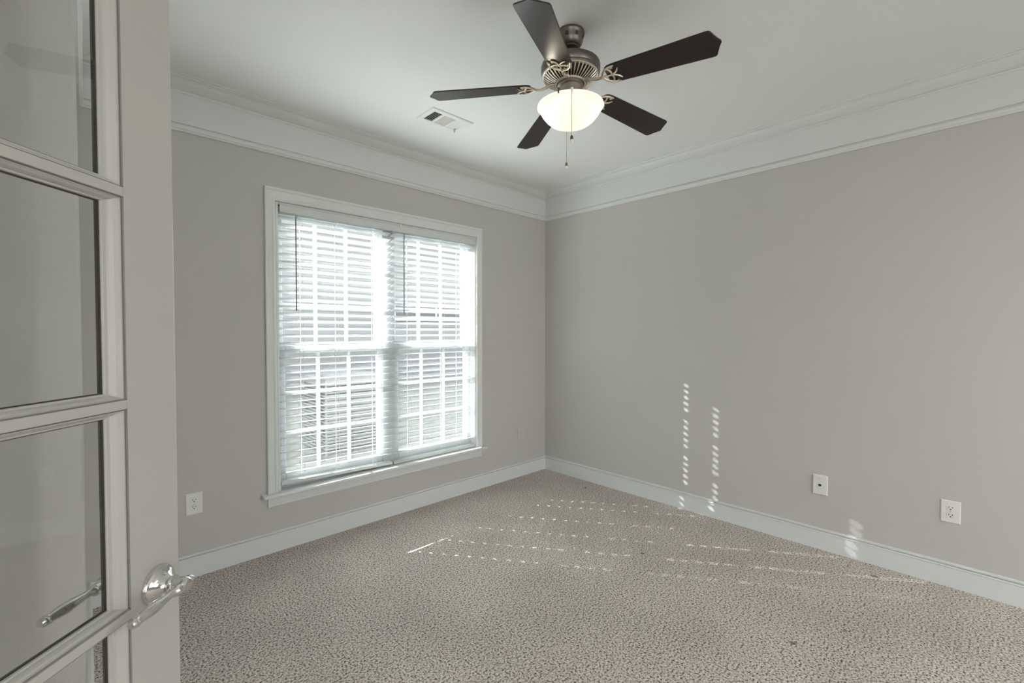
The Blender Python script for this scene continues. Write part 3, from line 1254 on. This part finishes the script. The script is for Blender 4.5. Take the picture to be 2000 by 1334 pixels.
# ------------------------------------------------------------------ unseen lamp added behind the camera for soft fill
hl = tag(empty('hall_fill_lamp', (-1.70, -5.05, CH)), 'unseen round ceiling lamp added in the hall as fill light', 'lamp')
bm = bmesh.new()
lathe(bm, [(0.20, 0.0), (0.20, -0.022), (0.185, -0.026), (0.0, -0.026)], 40)
build('base', bm, GRILLE, hl, smooth=True)
bm = bmesh.new()
lathe(bm, [(0.180, -0.027), (0.176, -0.045), (0.150, -0.070), (0.090, -0.088), (0, -0.094)], 40, cap=False)
build('diffuser', bm, mat('hall_fill_glow', (0.9, 0.9, 0.88), 0.5, emit=(1.0, 0.95, 0.88), estr=6.0), hl, smooth=True)
ld = bpy.data.lights.new('hall_fill_light', 'AREA')
ld.shape = 'DISK'
ld.size = 0.34
ld.energy = HALL_FILL_W
ld.color = (1.0, 0.955, 0.89)
lo = bpy.data.objects.new('hall_fill_light', ld)
COL.objects.link(lo)
lo.parent = hl
lo.location = (0, 0, -0.105)

# ------------------------------------------------------------------ outdoors
bm = bmesh.new()
box(bm, -40, 40, -40, 45, -0.35, -0.15)
tag(build('ground', bm, GRASS), kind='structure')
house = tag(empty('neighbour_house', (2.5, 9.0, -0.15)), 'pale neighbouring house seen through the blinds', 'house')
bm = bmesh.new()
HW = 6.2
zz = 0.0
x0h, x1h = -16.0, 20.0
while zz < HW:
    # lapped boards
    v = [bm.verts.new(p) for p in ((x0h, -0.012, zz), (x1h, -0.012, zz), (x1h, 0.0, zz + 0.2), (x0h, 0.0, zz + 0.2))]
    bm.faces.new(v)
    v = [bm.verts.new(p) for p in ((x0h, -0.012, zz), (x1h, -0.012, zz), (x1h, 0.0, zz), (x0h, 0.0, zz))]
    bm.faces.new(v)
    zz += 0.2
box(bm, x0h, x1h, 0.001, 6.0, 0, HW)
build('walls', bm, SIDING, house)
bm = bmesh.new()
A = [bm.verts.new((x0h - 0.3, y, z)) for y, z in ((-0.45, HW), (-0.45, HW + 0.18), (3.0, HW + 1.6), (6.4, HW + 0.1), (6.4, HW))]
B = [bm.verts.new((x1h + 0.3, y, z)) for y, z in ((-0.45, HW), (-0.45, HW + 0.18), (3.0, HW + 1.6), (6.4, HW + 0.1), (6.4, HW))]
for i in range(5):
    j = (i + 1) % 5
    bm.faces.new((A[i], A[j], B[j], B[i]))
bm.faces.new(A)
bm.faces.new(B)
build('roof', bm, ROOFM, house)
# a transom window high on the far wall
bm = bmesh.new()
for (xa, xb) in ((0.95, 1.62), (1.68, 2.32), (2.38, 3.25)):
    box(bm, xa, xb, -0.05, -0.02, 1.86, 2.26)
wf = build('far_window', bm, EXTGL, house)
bm = bmesh.new()
box(bm, 0.88, 3.32, -0.06, -0.005, 2.26, 2.33)
box(bm, 0.88, 3.32, -0.06, -0.005, 1.79, 1.86)
for x in (0.88, 1.62, 2.32, 3.25):
    box(bm, x, x + 0.065, -0.06, -0.005, 1.86, 2.26)
build('far_window_frame', bm, VINYL, wf)

# condenser unit on the lawn just outside
ac = tag(empty('condenser_unit', (-0.86, 2.60, -0.15)), 'grey louvred air conditioner unit on the ground outside the window', 'air conditioner')
bm = bmesh.new()
w = 0.40
box(bm, -w, w, -w, w, 0, 0.06)
box(bm, -w, w, -w, w, 0.86, 0.94)
for sx in (-1, 1):
    for sy in (-1, 1):
        box(bm, sx * w - 0.02 * (sx > 0) - 0.0, sx * w + 0.02 * (sx < 0), sy * w - 0.02 * (sy > 0), sy * w + 0.02 * (sy < 0), 0.06, 0.86)
build('cabinet', bm, ACM, ac)
bm = bmesh.new()
box(bm, -w + 0.03, w - 0.03, -w + 0.03, w - 0.03, 0.06, 0.86)
build('coil', bm, ACD, ac)
bm = bmesh.new()
n = 20
for i in range(n):
    z = 0.08 + 0.76 * (i + 0.5) / n
    box(bm, -w + 0.02, w - 0.02, -w + 0.004, -w + 0.022, z - 0.0125, z + 0.0105)
    box(bm, -w + 0.004, -w + 0.022, -w + 0.02, w - 0.02, z - 0.011, z + 0.011)
build('louvre_grille', bm, ACM, ac)
bm = bmesh.new()
lathe(bm, [(0.33, 0.94), (0.33, 0.965), (0.10, 0.985), (0, 0.985)], 32)
build('fan_guard', bm, ACM, ac)
